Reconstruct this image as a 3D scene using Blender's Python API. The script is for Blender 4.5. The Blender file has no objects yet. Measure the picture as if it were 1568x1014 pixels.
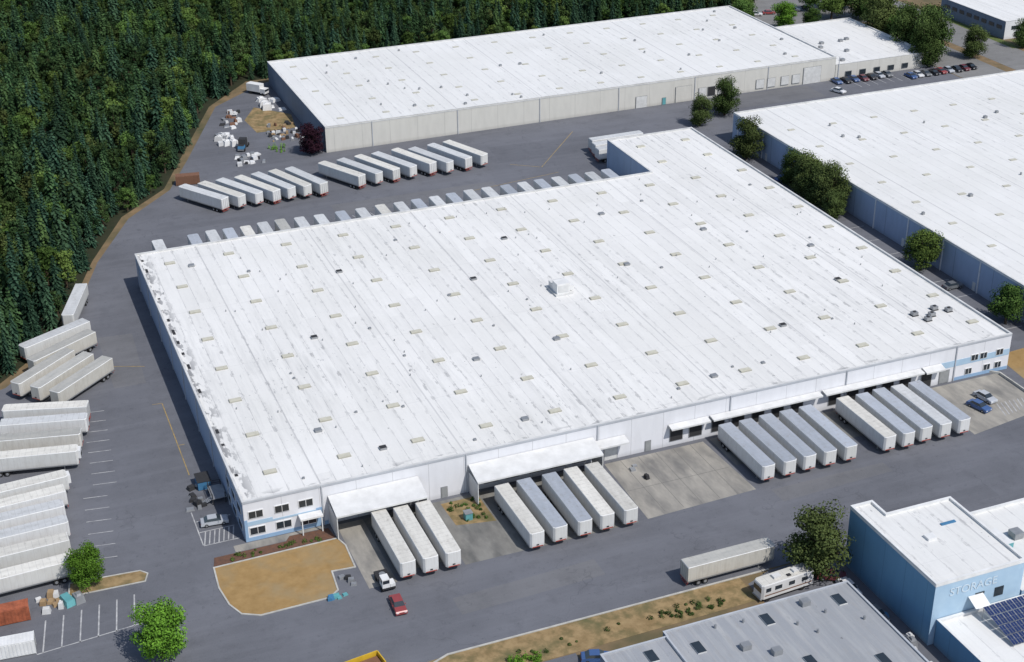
import bpy, math, random
from mathutils import Vector, Matrix
random.seed(7)
S=bpy.context.scene
R_=math.radians
# ------------------------------------------------------------------ materials
def newmat(name,rough=0.8,spec=0.3,metal=0.0):
    m=bpy.data.materials.new(name); m.use_nodes=True
    nt=m.node_tree; b=nt.nodes['Principled BSDF']
    b.inputs['Roughness'].default_value=rough
    b.inputs['Specular IOR Level'].default_value=spec
    b.inputs['Metallic'].default_value=metal
    return m,nt,b
class N:
    def __init__(s,nt): s.nt=nt
    def n(s,t,**k):
        x=s.nt.nodes.new(t)
        for a,v in k.items(): setattr(x,a,v)
        return x
    def l(s,a,b): s.nt.links.new(a,b)
    def val(s,sock,v):
        if isinstance(v,bpy.types.NodeSocket): s.l(v,sock)
        else: sock.default_value=v
    def math(s,op,a,b=0.0,c=None,clamp=False):
        x=s.n('ShaderNodeMath',operation=op,use_clamp=clamp)
        s.val(x.inputs[0],a); s.val(x.inputs[1],b)
        if c is not None: s.val(x.inputs[2],c)
        return x.outputs[0]
    def mix(s,f,a,b,blend='MIX'):
        x=s.n('ShaderNodeMix',data_type='RGBA',blend_type=blend)
        s.val(x.inputs[0],f); s.val(x.inputs[6],a); s.val(x.inputs[7],b)
        return x.outputs[2]
    def coord(s,kind='Object',scale=(1,1,1)):
        t=s.n('ShaderNodeTexCoord'); m=s.n('ShaderNodeMapping')
        s.l(t.outputs[kind],m.inputs[0]); m.inputs['Scale'].default_value=scale
        return m.outputs[0]
    def noise(s,v,scale,detail=4,rough=0.55,lo=None,hi=None):
        x=s.n('ShaderNodeTexNoise'); s.l(v,x.inputs['Vector'])
        x.inputs['Scale'].default_value=scale; x.inputs['Detail'].default_value=detail; x.inputs['Roughness'].default_value=rough
        o=x.outputs['Fac']
        if lo is not None: o=s.ramp(o,lo,hi)
        return o
    def ramp(s,f,lo,hi):
        x=s.n('ShaderNodeMapRange'); s.val(x.inputs[0],f); x.inputs[1].default_value=lo; x.inputs[2].default_value=hi
        x.clamp=True
        return x.outputs[0]
    def bump(s,b,h,strength=0.3,dist=0.1):
        x=s.n('ShaderNodeBump'); s.val(x.inputs['Height'],h); x.inputs['Strength'].default_value=strength; x.inputs['Distance'].default_value=dist
        s.l(x.outputs[0],b.inputs['Normal'])
def c4(c): return (c[0],c[1],c[2],1)
def vary(name,c1,c2,scale=1.0,rough=0.8,detail=5,lo=0.3,hi=0.7,stretch=(1,1,1),bump=0.0,spec=0.3,metal=0,c3=None,s3=0.1):
    m,nt,b=newmat(name,rough,spec,metal); g=N(nt)
    v=g.coord('Object',stretch)
    col=g.mix(g.noise(v,scale,detail,0.6,lo,hi),c4(c1),c4(c2))
    if c3: col=g.mix(g.noise(v,s3,4,0.6,0.45,0.7),col,c4(c3))
    g.l(col,b.inputs['Base Color'])
    if bump: g.bump(b,g.noise(v,scale*3,4),bump,0.05)
    return m
def sep(g,v):
    x=g.n('ShaderNodeSeparateXYZ'); g.l(v,x.inputs[0]); return x.outputs
def line_mask(g,coord,period,width,offset=0.0):
    a=g.math('ADD',coord,offset+1000*period)
    a=g.math('MODULO',a,period)
    return g.math('LESS_THAN',a,width)
def roof_mat(name,base,dirty=1.0,period=3.05,joint=29.0,off=0.0,edge=False):
    m,nt,b=newmat(name,0.75,0.25); g=N(nt)
    v=g.coord(); o=sep(g,v); X,Y=o[0],o[1]
    st=g.math('FLOOR',g.math('DIVIDE',X,period))
    seg=g.math('FLOOR',g.math('ADD',g.math('DIVIDE',Y,30.5),g.math('MULTIPLY',st,0.37)))
    cb=g.n('ShaderNodeCombineXYZ'); g.l(st,cb.inputs[0]); g.l(seg,cb.inputs[1])
    wn=g.n('ShaderNodeTexWhiteNoise'); g.l(cb.outputs[0],wn.inputs['Vector'])
    col=g.mix(g.math('MULTIPLY',wn.outputs['Value'],0.6*min(dirty,1.2)),c4(base),c4([k*0.85 for k in base]))
    col=g.mix(g.math('MULTIPLY',g.noise(v,0.03,4,0.6,0.4,0.7),0.55),col,c4((base[0]*0.84,base[1]*0.84,base[2]*0.82)))
    sv=g.coord('Object',(0.9,0.07,1))
    st1=g.noise(sv,1.0,6,0.7,0.46,0.68)
    big=g.noise(v,0.022,3,0.5,0.38,0.62)
    col=g.mix(g.math('MULTIPLY',g.math('MULTIPLY',st1,0.42*dirty),g.math('ADD',big,0.35)),col,c4((0.50,0.50,0.485)))
    near=g.math('LESS_THAN',g.math('MODULO',g.math('ADD',X,1000*period+0.4),period),0.8)
    sv2=g.coord('Object',(0.5,0.22,1))
    d2=g.noise(sv2,1.6,4,0.7,0.54,0.60)
    col=g.mix(g.math('MULTIPLY',g.math('MULTIPLY',near,d2),g.math('MULTIPLY',g.math('ADD',big,0.3),0.5*dirty)),col,c4((0.30,0.30,0.30)))
    d3=g.noise(g.coord('Object',(1.1,0.30,1)),1.0,6,0.72,0.63,0.66)
    col=g.mix(g.math('MULTIPLY',g.math('MULTIPLY',d3,g.math('ADD',big,0.25)),0.5*dirty),col,c4((0.25,0.26,0.275)))
    d5=g.noise(g.coord('Object',(0.9,0.5,1)),1.2,3,0.6,0.72,0.74)
    col=g.mix(g.math('MULTIPLY',d5,0.75*dirty),col,c4((0.12,0.125,0.13)))
    s1=line_mask(g,X,period,0.17); s2=g.noise(v,0.25,3,0.6,0.4,0.6)
    col=g.mix(g.math('MULTIPLY',s1,g.math('ADD',g.math('MULTIPLY',s2,0.38*dirty),0.10)),col,c4((0.28,0.28,0.29)))
    s3=line_mask(g,X,joint,0.35,off)
    col=g.mix(g.math('MULTIPLY',s3,0.4),col,c4((0.34,0.34,0.35)))
    s4=line_mask(g,Y,30.5,0.14,7.0)
    col=g.mix(g.math('MULTIPLY',s4,0.25*dirty),col,c4((0.35,0.35,0.36)))
    fine=g.noise(v,2.5,3,0.6,0.2,0.8)
    col=g.mix(g.math('MULTIPLY',fine,0.12),col,c4((0.42,0.42,0.41)))
    if edge:
        e1=g.math('MULTIPLY',g.ramp(X,4.0,1.0),g.noise(g.coord('Object',(0.8,0.3,1)),0.8,4,0.6,0.50,0.56))
        e2=g.math('MULTIPLY',g.ramp(Y,3.0,0.5),g.noise(g.coord('Object',(0.3,0.8,1)),0.8,4,0.6,0.56,0.62))
        col=g.mix(g.math('MULTIPLY',g.math('MAXIMUM',e1,e2),0.7),col,c4((0.10,0.105,0.12)))
    g.l(col,b.inputs['Base Color'])
    hs=g.math('ADD',g.math('MULTIPLY',s1,0.4),g.noise(v,0.5,2,0.6))
    g.bump(b,hs,0.3,0.1)
    return m
def asphalt_mat(name,base=0.105,tint=(0.95,0.98,1.10)):
    m,nt,b=newmat(name,0.85,0.25); g=N(nt); v=g.coord()
    c=lambda k:c4((base*k*tint[0],base*k*tint[1],base*k*tint[2]))
    col=g.mix(g.noise(v,0.03,6,0.62,0.35,0.65),c(0.78),c(1.12))
    col=g.mix(g.math('MULTIPLY',g.noise(g.coord('Object',(0.04,0.5,1)),0.6,5,0.65,0.45,0.75),0.5),col,c(1.35))
    col=g.mix(g.math('MULTIPLY',g.noise(v,0.22,6,0.7,0.52,0.72),0.5),col,c(0.6))
    col=g.mix(g.math('MULTIPLY',g.noise(v,0.7,5,0.7,0.60,0.68),0.45),col,c(0.45))
    vo=g.n('ShaderNodeTexVoronoi',feature='DISTANCE_TO_EDGE'); wv=g.n('ShaderNodeVectorMath',operation='ADD')
    nz=g.n('ShaderNodeTexNoise'); g.l(v,nz.inputs['Vector']); nz.inputs['Scale'].default_value=0.2
    sc=g.n('ShaderNodeVectorMath',operation='SCALE'); g.l(nz.outputs['Color'],sc.inputs[0]); sc.inputs['Scale'].default_value=12
    g.l(v,wv.inputs[0]); g.l(sc.outputs[0],wv.inputs[1]); g.l(wv.outputs[0],vo.inputs['Vector']); vo.inputs['Scale'].default_value=0.06
    cr=g.math('MULTIPLY',g.math('LESS_THAN',vo.outputs['Distance'],0.006),g.noise(v,0.05,3,0.5,0.48,0.6))
    col=g.mix(g.math('MULTIPLY',cr,0.35),col,c(0.4))
    col=g.mix(g.math('MULTIPLY',g.noise(v,4,3,0.7,0.3,0.7),0.25),col,c(1.5))
    g.l(col,b.inputs['Base Color'])
    return m
def leaf_mat(name,dark,light,yellow):
    m,nt,b=newmat(name,0.75,0.12); g=N(nt)
    at=g.n('ShaderNodeAttribute',attribute_name='tone'); oi=g.n('ShaderNodeObjectInfo')
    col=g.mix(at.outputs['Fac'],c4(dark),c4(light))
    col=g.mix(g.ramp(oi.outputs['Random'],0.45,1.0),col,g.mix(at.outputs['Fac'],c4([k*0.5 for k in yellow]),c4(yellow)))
    r2=g.math('FRACT',g.math('MULTIPLY',oi.outputs['Random'],17.3))
    br=g.math('ADD',g.math('MULTIPLY',r2,0.85),0.55)
    cc=g.n('ShaderNodeCombineXYZ'); [g.l(br,cc.inputs[i]) for i in range(3)]
    col=g.mix(1.0,col,cc.outputs[0],'MULTIPLY')
    df=g.n('ShaderNodeBsdfDiffuse'); g.l(col,df.inputs[0]); g.l(df.outputs[0],nt.nodes['Material Output'].inputs[0]); nt.nodes.remove(b)
    return m
def panel_wall(name,c,period=9.0,axis=0,grime=0.5,joint=0.18):
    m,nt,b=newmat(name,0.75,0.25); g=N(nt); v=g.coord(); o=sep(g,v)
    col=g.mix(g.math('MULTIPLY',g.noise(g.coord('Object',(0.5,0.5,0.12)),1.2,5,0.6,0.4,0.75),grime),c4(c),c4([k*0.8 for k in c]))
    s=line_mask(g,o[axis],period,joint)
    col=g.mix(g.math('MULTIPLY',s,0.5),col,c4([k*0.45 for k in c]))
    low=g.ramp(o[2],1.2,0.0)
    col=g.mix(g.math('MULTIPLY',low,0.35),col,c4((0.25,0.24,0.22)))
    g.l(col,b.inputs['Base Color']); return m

M={}
M['ground']=vary('dry_ground',(0.25,0.17,0.095),(0.15,0.115,0.065),0.25,0.95,c3=(0.08,0.08,0.04),s3=0.06)
M['floor']=vary('forest_floor',(0.02,0.028,0.012),(0.035,0.035,0.018),0.4,0.95)
M['asph']=asphalt_mat('asphalt',0.138)
M['asph2']=asphalt_mat('worn_asphalt',0.19,(1.0,0.99,0.97))
M['patch']=asphalt_mat('asphalt_patch',0.126)
M['patchl']=asphalt_mat('asphalt_light_patch',0.149,(0.97,0.98,1.04))
M['conc']=vary('concrete_apron',(0.38,0.355,0.31),(0.23,0.22,0.20),0.35,0.9,6,0.3,0.75,(1,0.35,1),c3=(0.17,0.165,0.155),s3=0.25)
M['conc2']=vary('concrete_stained',(0.25,0.245,0.225),(0.16,0.155,0.145),0.4,0.9,6,0.3,0.7,(1,0.4,1),c3=(0.12,0.12,0.115),s3=0.3)
M['drygrass']=vary('dry_grass',(0.36,0.235,0.10),(0.27,0.17,0.065),0.5,0.95,7,0.3,0.7,bump=0.4,c3=(0.30,0.23,0.13),s3=0.12)
M['verge']=vary('grass_verge_mat',(0.33,0.235,0.12),(0.22,0.15,0.07),0.5,0.95,7,0.35,0.65,bump=0.4,c3=(0.13,0.12,0.055),s3=0.25)
M['green']=vary('green_grass',(0.07,0.12,0.03),(0.14,0.15,0.05),0.6,0.95,6)
M['mulch']=vary('mulch',(0.16,0.08,0.05),(0.10,0.06,0.045),1.5,0.95,6)
M['curb']=vary('kerb_concrete',(0.52,0.51,0.47),(0.36,0.35,0.32),0.6,0.9)
M['wline']=vary('white_paint_line',(0.55,0.55,0.54),(0.25,0.25,0.26),0.8,0.8)
M['yline']=vary('yellow_paint_line',(0.42,0.29,0.10),(0.22,0.18,0.11),1.0,0.8)
M['roofA']=roof_mat('white_membrane_roof',(0.785,0.775,0.75),0.92,3.05,29.1,-15.1,True)
M['roofB']=roof_mat('clean_membrane_roof',(0.765,0.76,0.74),0.6,3.6,30.0,5)
M['roofG']=roof_mat('grey_bitumen_roof',(0.31,0.325,0.35),0.9,1.6,16.0,3)
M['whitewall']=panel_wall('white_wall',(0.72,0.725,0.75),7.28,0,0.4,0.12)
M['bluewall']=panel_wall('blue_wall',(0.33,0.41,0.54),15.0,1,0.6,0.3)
M['bluewall2']=panel_wall('bright_blue_wall',(0.15,0.31,0.47),6.0,1,0.4,0.1)
M['beige']=panel_wall('beige_concrete_wall',(0.60,0.585,0.535),9.2,0,0.45,0.12)
M['slate']=panel_wall('slate_wall',(0.20,0.25,0.33),12.0,1,0.5,0.3)
M['trim']=vary('grey_trim',(0.46,0.48,0.51),(0.38,0.40,0.43),0.5,0.7)
M['cap']=vary('parapet_cap',(0.68,0.68,0.67),(0.50,0.50,0.49),0.4,0.7)
M['wtrim']=vary('white_trim',(0.76,0.76,0.75),(0.62,0.62,0.61),0.5,0.6)
M['canopy']=vary('canopy_metal',(0.70,0.70,0.69),(0.56,0.56,0.55),0.4,0.6)
M['btrim']=vary('blue_trim',(0.28,0.42,0.58),(0.24,0.36,0.52),0.5,0.7)
M['ltblue']=vary('light_blue_paint',(0.40,0.54,0.66),(0.34,0.48,0.61),0.5,0.7)
def plain(n,c,rough=0.5,metal=0,spec=0.5,k=0.8): M[n]=vary(n,c,[x*k for x in c],0.9,rough,4,spec=spec,metal=metal)
plain('trim2',(0.17,0.165,0.15),0.9); plain('letter',(0.58,0.68,0.75),0.7)
plain('glass',(0.03,0.04,0.05),0.12,0,0.7); plain('dark',(0.03,0.03,0.032),0.8); plain('steel',(0.35,0.36,0.37),0.5,0.4)
plain('doorw',(0.66,0.66,0.64),0.6); plain('doorg',(0.30,0.31,0.31),0.7); plain('tyre',(0.02,0.02,0.02),0.9)
plain('red',(0.38,0.06,0.04),0.6); plain('skyl',(0.60,0.575,0.47),0.45); plain('skylrim',(0.40,0.39,0.33),0.6)
plain('orange',(0.42,0.12,0.055),0.8,k=0.5); plain('yellow',(0.65,0.42,0.03),0.6); plain('wood',(0.35,0.24,0.13),0.9); plain('teal',(0.12,0.36,0.38),0.6)
plain('blueobj',(0.06,0.20,0.36),0.6); plain('brownrust',(0.20,0.10,0.06),0.9); plain('solar',(0.015,0.03,0.11),0.15,0,0.8)
M['bark']=vary('bark',(0.10,0.07,0.045),(0.06,0.045,0.03),3,0.95)
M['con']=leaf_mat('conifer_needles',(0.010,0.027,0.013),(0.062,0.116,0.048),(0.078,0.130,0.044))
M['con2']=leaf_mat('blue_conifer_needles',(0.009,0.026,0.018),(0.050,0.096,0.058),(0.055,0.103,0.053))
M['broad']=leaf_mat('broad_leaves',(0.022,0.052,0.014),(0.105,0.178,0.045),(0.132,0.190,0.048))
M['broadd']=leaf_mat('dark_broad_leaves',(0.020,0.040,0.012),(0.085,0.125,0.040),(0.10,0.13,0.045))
M['bright']=leaf_mat('bright_leaves',(0.04,0.10,0.012),(0.15,0.30,0.04),(0.15,0.29,0.04))
M['purple']=leaf_mat('purple_leaves',(0.018,0.008,0.014),(0.06,0.026,0.04),(0.06,0.026,0.04))
def trailer_side(name,c,rust=0.3):
    m,nt,b=newmat(name,0.55,0.35); g=N(nt); v=g.coord(); o=sep(g,v)
    oi=g.n('ShaderNodeObjectInfo')
    base=g.mix(g.math('MULTIPLY',oi.outputs['Random'],0.7),c4(c),c4((c[0]*0.8,c[1]*0.8,c[2]*0.76)))
    col=g.mix(g.math('MULTIPLY',g.noise(g.coord('Object',(2,0.8,0.2)),1.5,5,0.7,0.45,0.8),rust),base,c4((0.30,0.27,0.22)))
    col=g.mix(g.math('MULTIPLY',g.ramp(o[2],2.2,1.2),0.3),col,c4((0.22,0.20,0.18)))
    s=line_mask(g,o[1],1.2,0.05); col=g.mix(g.math('MULTIPLY',s,0.4),col,c4((0.35,0.35,0.35)))
    g.l(col,b.inputs['Base Color']); return m
def trailer_roof(name,c,c2):
    m,nt,b=newmat(name,0.6,0.35); g=N(nt); v=g.coord(); o=sep(g,v)
    oi=g.n('ShaderNodeObjectInfo'); add=g.n('ShaderNodeVectorMath',operation='ADD'); cc=g.n('ShaderNodeCombineXYZ')
    g.l(g.math('MULTIPLY',oi.outputs['Random'],97.0),cc.inputs[0]); g.l(v,add.inputs[0]); g.l(cc.outputs[0],add.inputs[1])
    mp=g.n('ShaderNodeMapping'); g.l(add.outputs[0],mp.inputs[0]); mp.inputs['Scale'].default_value=(0.8,0.15,1)
    col=g.mix(g.noise(mp.outputs[0],1.3,5,0.65,0.35,0.75),c4(c),c4(c2))
    col=g.mix(g.math('MULTIPLY',g.noise(add.outputs[0],0.9,5,0.7,0.54,0.72),0.5),col,c4((0.25,0.23,0.2)))
    s=line_mask(g,o[1],1.22,0.09); col=g.mix(g.math('MULTIPLY',s,0.35),col,c4((0.3,0.3,0.3)))
    r2=g.math('ADD',g.math('MULTIPLY',g.math('FRACT',g.math('MULTIPLY',oi.outputs['Random'],13.7)),0.25),0.82)
    c3=g.n('ShaderNodeCombineXYZ'); [g.l(r2,c3.inputs[i]) for i in range(3)]
    col=g.mix(1.0,col,c3.outputs[0],'MULTIPLY')
    g.l(col,b.inputs['Base Color']); return m
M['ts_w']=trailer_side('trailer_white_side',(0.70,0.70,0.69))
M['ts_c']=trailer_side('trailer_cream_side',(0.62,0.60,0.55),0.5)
M['tr_w']=trailer_roof('trailer_cream_roof',(0.72,0.70,0.64),(0.56,0.54,0.49))
M['tr_g']=trailer_roof('trailer_grey_roof',(0.42,0.45,0.50),(0.34,0.37,0.41))
M['tr_l']=trailer_roof('trailer_light_roof',(0.62,0.63,0.63),(0.49,0.50,0.50))
M['tr_t']=trailer_roof('trailer_weathered_roof',(0.47,0.46,0.42),(0.35,0.35,0.33))
# ------------------------------------------------------------------ mesh builder
class B:
    def __init__(s): s.v=[]; s.f=[]; s.m=[]; s.mats=[]; s.tone=None
    def mi(s,mat):
        mat=M[mat] if isinstance(mat,str) else mat
        if mat not in s.mats: s.mats.append(mat)
        return s.mats.index(mat)
    def face(s,pts,mat):
        i=len(s.v); s.v+= [tuple(p) for p in pts]; s.f.append(list(range(i,i+len(pts)))); s.m.append(s.mi(mat))
    def box(s,x0,y0,z0,x1,y1,z1,mat,top=None,bottom=True):
        i=len(s.v); s.v+=[(x0,y0,z0),(x1,y0,z0),(x1,y1,z0),(x0,y1,z0),(x0,y0,z1),(x1,y0,z1),(x1,y1,z1),(x0,y1,z1)]
        k=s.mi(mat); kt=s.mi(top) if top else k
        for f,mm in (((0,1,5,4),k),((1,2,6,5),k),((2,3,7,6),k),((3,0,4,7),k),((4,5,6,7),kt))+((((3,2,1,0),k),) if bottom else ()):
            s.f.append([i+q for q in f]); s.m.append(mm)
    def prism(s,pts,z0,z1,mat,top=None,bottom=False):
        i=len(s.v); n=len(pts); s.v+=[(x,y,z0) for x,y in pts]+[(x,y,z1) for x,y in pts]
        k=s.mi(mat); kt=s.mi(top) if top else k
        for a in range(n):
            b=(a+1)%n; s.f.append([i+a,i+b,i+n+b,i+n+a]); s.m.append(k)
        s.f.append([i+n+a for a in range(n)]); s.m.append(kt)
        if bottom: s.f.append([i+a for a in reversed(range(n))]); s.m.append(k)
    def frustum(s,base,top,z0,z1,mat,topmat=None):
        i=len(s.v); n=len(base); s.v+=[(x,y,z0) for x,y in base]+[(x,y,z1) for x,y in top]
        k=s.mi(mat); kt=s.mi(topmat) if topmat else k
        for a in range(n):
            b=(a+1)%n; s.f.append([i+a,i+b,i+n+b,i+n+a]); s.m.append(k)
        s.f.append([i+n+a for a in range(n)]); s.m.append(kt)
    def tube(s,p,q,r0,r1,mat,n=8,caps=True):
        p=Vector(p); q=Vector(q); d=(q-p).normalized(); a=d.orthogonal().normalized(); c=d.cross(a)
        i=len(s.v); k=s.mi(mat)
        for P,r in ((p,r0),(q,r1)):
            for t in range(n):
                w=2*math.pi*t/n; s.v.append(tuple(P+a*(r*math.cos(w))+c*(r*math.sin(w))))
        for t in range(n):
            u=(t+1)%n; s.f.append([i+t,i+u,i+n+u,i+n+t]); s.m.append(k)
        if caps:
            s.f.append([i+t for t in reversed(range(n))]); s.m.append(k); s.f.append([i+n+t for t in range(n)]); s.m.append(k)
    def mesh(s,name):
        me=bpy.data.meshes.new(name); me.from_pydata(s.v,[],s.f)
        for m in s.mats: me.materials.append(m)
        me.polygons.foreach_set('material_index',s.m)
        if s.tone is not None:
            a=me.attributes.new('tone','FLOAT','FACE'); a.data.foreach_set('value',s.tone)
        me.update(); return me
    def obj(s,name,parent=None,loc=(0,0,0),rot=0):
        return put(s.mesh(name),name,loc,rot,parent)
def put(me,name,loc=(0,0,0),rot=0,parent=None,scale=1.0):
    o=bpy.data.objects.new(name,me); S.collection.objects.link(o); o.location=loc; o.rotation_euler=(0,0,rot)
    o.scale=(scale,)*3 if not isinstance(scale,tuple) else scale
    if parent: o.parent=parent
    return o
def empty(name,loc=(0,0,0)):
    o=bpy.data.objects.new(name,None); S.collection.objects.link(o); o.location=loc; o.empty_display_size=2; return o
def offset(pts,d,closed=True):
    n=len(pts); out=[]
    for i in range(n):
        p=Vector(pts[i])
        a=Vector(pts[i-1]) if (closed or i>0) else None; b=Vector(pts[(i+1)%n]) if (closed or i<n-1) else None
        d1=(p-a).normalized() if a else (b-p).normalized(); d2=(b-p).normalized() if b else d1
        n1=Vector((-d1.y,d1.x)); n2=Vector((-d2.y,d2.x)); m=(n1+n2)
        if m.length<1e-4: m=n1
        m.normalize(); c=max(0.3,m.dot(n1)); q=p+m*(d/c); out.append((q.x,q.y))
    return out
def ribbon(b,pts,w,z0,z1,mat,closed=False):
    L=offset(pts,w/2,closed); Rr=offset(pts,-w/2,closed); n=len(pts)
    for i in range(n if closed else n-1):
        j=(i+1)%n; b.prism([Rr[i],Rr[j],L[j],L[i]],z0,z1,mat)
def sheet(name,pts,z,mat):
    b=B(); b.face([(x,y,z) for x,y in pts],mat); return b.obj(name)
# ------------------------------------------------------------------ ground
sheet('ground',[(-4000,-4000),(4000,-4000),(4000,4000),(-4000,4000)],0,'ground')
FE=[(-150,60),(-60,72),(-38,82),(-29,93),(-22,107),(-17,119),(-9,143),(3,171),(18,188),(27,211),(46,259),(64,282),(120,287),(262,287),(285,300)]
sheet('forest_ground',FE+[(310,420),(310,700),(-300,700),(-300,60)],0.008,'floor')
AE=[(-80,-90),(15,-90),(18,-52),(24,-44.9),(300,-44.9),(300,254),(262,262),(259,281),(72,279),(66,275),(48,258),(29,209.5),(19.5,186.5),(4.6,169),(-7.8,141.7),(-15.6,117.5),(-20.8,106),(-28,91),(-36.6,80),(-60,69),(-80,66)]
sheet('asphalt_yard',AE,0.02,'asph')
sheet('driveway',[(80.3,-120),(160,-120),(160,-45.3),(86,-45.3),(80.3,-47.5)],0.02,'asph')
sheet('side_lot',[(18.5,-120),(44,-120),(44,-53),(20,-53)],0.02,'asph')
sheet('street_road',[(322,-200),(340,-200),(343,420),(325,420)],0.024,'asph2')
sheet('far_lot',[(268,262),(318,258),(320,330),(270,330)],0.02,'asph2')
sheet('service_lot',[(300.5,60),(318,60),(320,250),(300.5,253)],0.028,'asph2')
sheet('green_lawn',[(345,150),(420,150),(420,205),(347,215)],0.024,'green')
sheet('green_lawn',[(340.5,205),(344,204),(346,262),(342.5,262)],0.03,'green')
sheet('grass_verge',[(20,-45.6),(24,-45.3),(79.8,-45.3),(79.8,-52.2),(44,-52.8),(20,-52.8)],0.03,'verge')
bb=B(); ribbon(bb,[(17.8,-52),(20.5,-46.5),(24,-45.1),(86,-45.1)],0.35,0,0.15,'curb'); bb.obj('road_kerb')
sheet('asphalt_patch',[(30,-36),(58,-35),(58,-30),(30,-31)],0.027,'patchl')
sheet('asphalt_patch',[(95,-42),(140,-41.5),(140,-37),(95,-37.6)],0.027,'patch')
sheet('asphalt_patch',[(-14,70),(-7,70),(-6,96),(-14,97)],0.027,'patchl')
sheet('asphalt_patch',[(118,168),(160,166),(161,180),(119,183)],0.027,'patch')
sheet('asphalt_patch',[(60,147),(110,147),(110,155),(60,156)],0.027,'patchl')
sheet('asphalt_patch',[(205,185),(245,184),(245,197),(205,197.5)],0.027,'patchl')
sheet('asphalt_patch',[(100,-27),(126,-26),(126,-22.5),(100,-22.5)],0.027,'patchl')
sheet('asphalt_patch',[(176.3,0),(182,0),(182,120),(176.3,120)],0.026,'patch')
sheet('concrete_pad',[(73,-22.2),(97.3,-21.2),(96.3,-1.2),(73.6,-1.2)],0.034,'conc')
sheet('concrete_pad',[(35.6,-22.5),(71,-22.5),(71,-1),(35.6,-1)],0.034,'conc2')
sheet('concrete_pad',[(17.2,-22.6),(22.5,-22.6),(22.5,-1),(17.2,-1)],0.034,'conc')
sheet('concrete_pad',[(22.6,-20),(35.5,-20),(35.5,-1),(22.6,-1)],0.034,'conc2')
sheet('concrete_pad',[(150,-20.8),(171,-17.5),(171.2,-0.8),(150,-0.8)],0.034,'conc')
sheet('concrete_pad',[(98,-12),(149.5,-12),(149.5,-0.8),(98,-0.8)],0.034,'conc2')
b=B()
for i in range(1,6): x=73.2+i*4; b.box(x-.05,-21.2,0.03,x+.05,-1.3,0.04,'trim2')
b.box(73.4,-12.05,0.03,96.6,-11.95,0.043,'trim2')
b.obj('concrete_joints')
sheet('weed_patch',[(38.3,-10),(46,-11.5),(45.8,-2),(38,-2)],0.05,'verge')
sheet('dirt_patch',[(174.5,-12),(200,-8),(200,8),(176.5,6)],0.04,'drygrass')
sheet('planting_island',[(-33,-4.2),(-19.6,-4.8),(-18.8,-2.6),(-20,-1.2),(-32.4,-0.2)],0.045,'verge')
bb=B(); ribbon(bb,[(-33,-4.2),(-19.6,-4.8),(-18.8,-2.6),(-20,-1.2),(-32.4,-0.2)],0.25,0,0.14,'curb',True); bb.obj('island_kerb')
bb=B(); ribbon(bb,[(171.6,-20),(171.6,-1.5),(169,1.0)],0.35,0,0.6,'curb'); bb.obj('retaining_wall')
ISL=[(-7.3,-5.6),(16.2,-5.3),(17.0,-8.1),(16.7,-15.4),(12.4,-15.0),(11.9,-20.8),(10,-22.4),(-2.6,-22.6),(-5.6,-20.9),(-7.0,-17.5),(-7.7,-12)]
sheet('dry_grass_island',ISL,0.06,'drygrass')
bb=B(); ribbon(bb,ISL[::-1],0.3,0,0.15,'curb',True); bb.obj('island_kerb')
bb=B(); bb.prism([(-7.2,-5.2),(16,-4.9),(15.5,-1.4),(8,-1.2),(7,-2.6),(-6.6,-2.6)],0,0.1,'mulch')
bb.obj('mulch_bed')
sheet('sidewalk',[(-2.5,-2.4),(7,-2.4),(8,-1.1),(15,-1.1),(15,-0.2),(-2.5,-0.2)],0.05,'conc')
# ------------------------------------------------------------------ painted lines
b=B(); z=0.046
def ln(x0,y0,x1,y1,mat='wline',w=0.22): 
    d=Vector((x1-x0,y1-y0)).normalized()*w/2; n=(-d.y,d.x)
    b.face([(x0-n[0],y0-n[1],z),(x1-n[0],y1-n[1],z),(x1+n[0],y1+n[1],z),(x0+n[0],y0+n[1],z)],mat)
for i in range(14):
    y=5+i*4.3; x=-17.6-0.06*(60-y)-(2.2 if y<30 else 0); ln(x-4.6,y+0.7,x,y,w=0.17)
for i in range(6): ln(-39.0+i*3.1,-18.3+0.25*i,-37.6+i*3.1,-9.5+0.3*i,w=0.25)
ln(-40,-18.4,-22,-16.7)
for i in range(7): ln(-7.4+i*0.9,2.2,-6.4+i*0.9,6.4,w=0.22)
z=0.049
ln(-7.6,2,-0.8,2);ln(-7.6,6.6,-0.8,6.6);ln(-7.65,2.2,-7.65,14);ln(-7.4,10.4,-0.8,10.4)
for y in range(0,11): ln(176.5,14+y*9.5,181.5,14+y*9.5); ln(187,16+y*9.5,192,16+y*9.5)
for i in range(12): ln(18+i*5.2,141.5,17+i*5.2,146)
for i in range(9): ln(262+i*3.4,188,262+i*3.4,193.5)
for i in range(9): ln(161+i*1.1,-17+i*0.2,162.5+i*1.1,-12)
ln(-5.4,27.6,-5.3,59.0,'yline');ln(-7.4,59.4,-5.3,59.2,'yline');ln(-5.2,40,-4.0,40,'yline')
ln(-18,83,-6,78,'yline');ln(120,166,127.6,160.4,'yline')
ln(128,160,150,186,'yline');ln(100,150,131,154,'yline')
b.obj('parking_markings')
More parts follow.
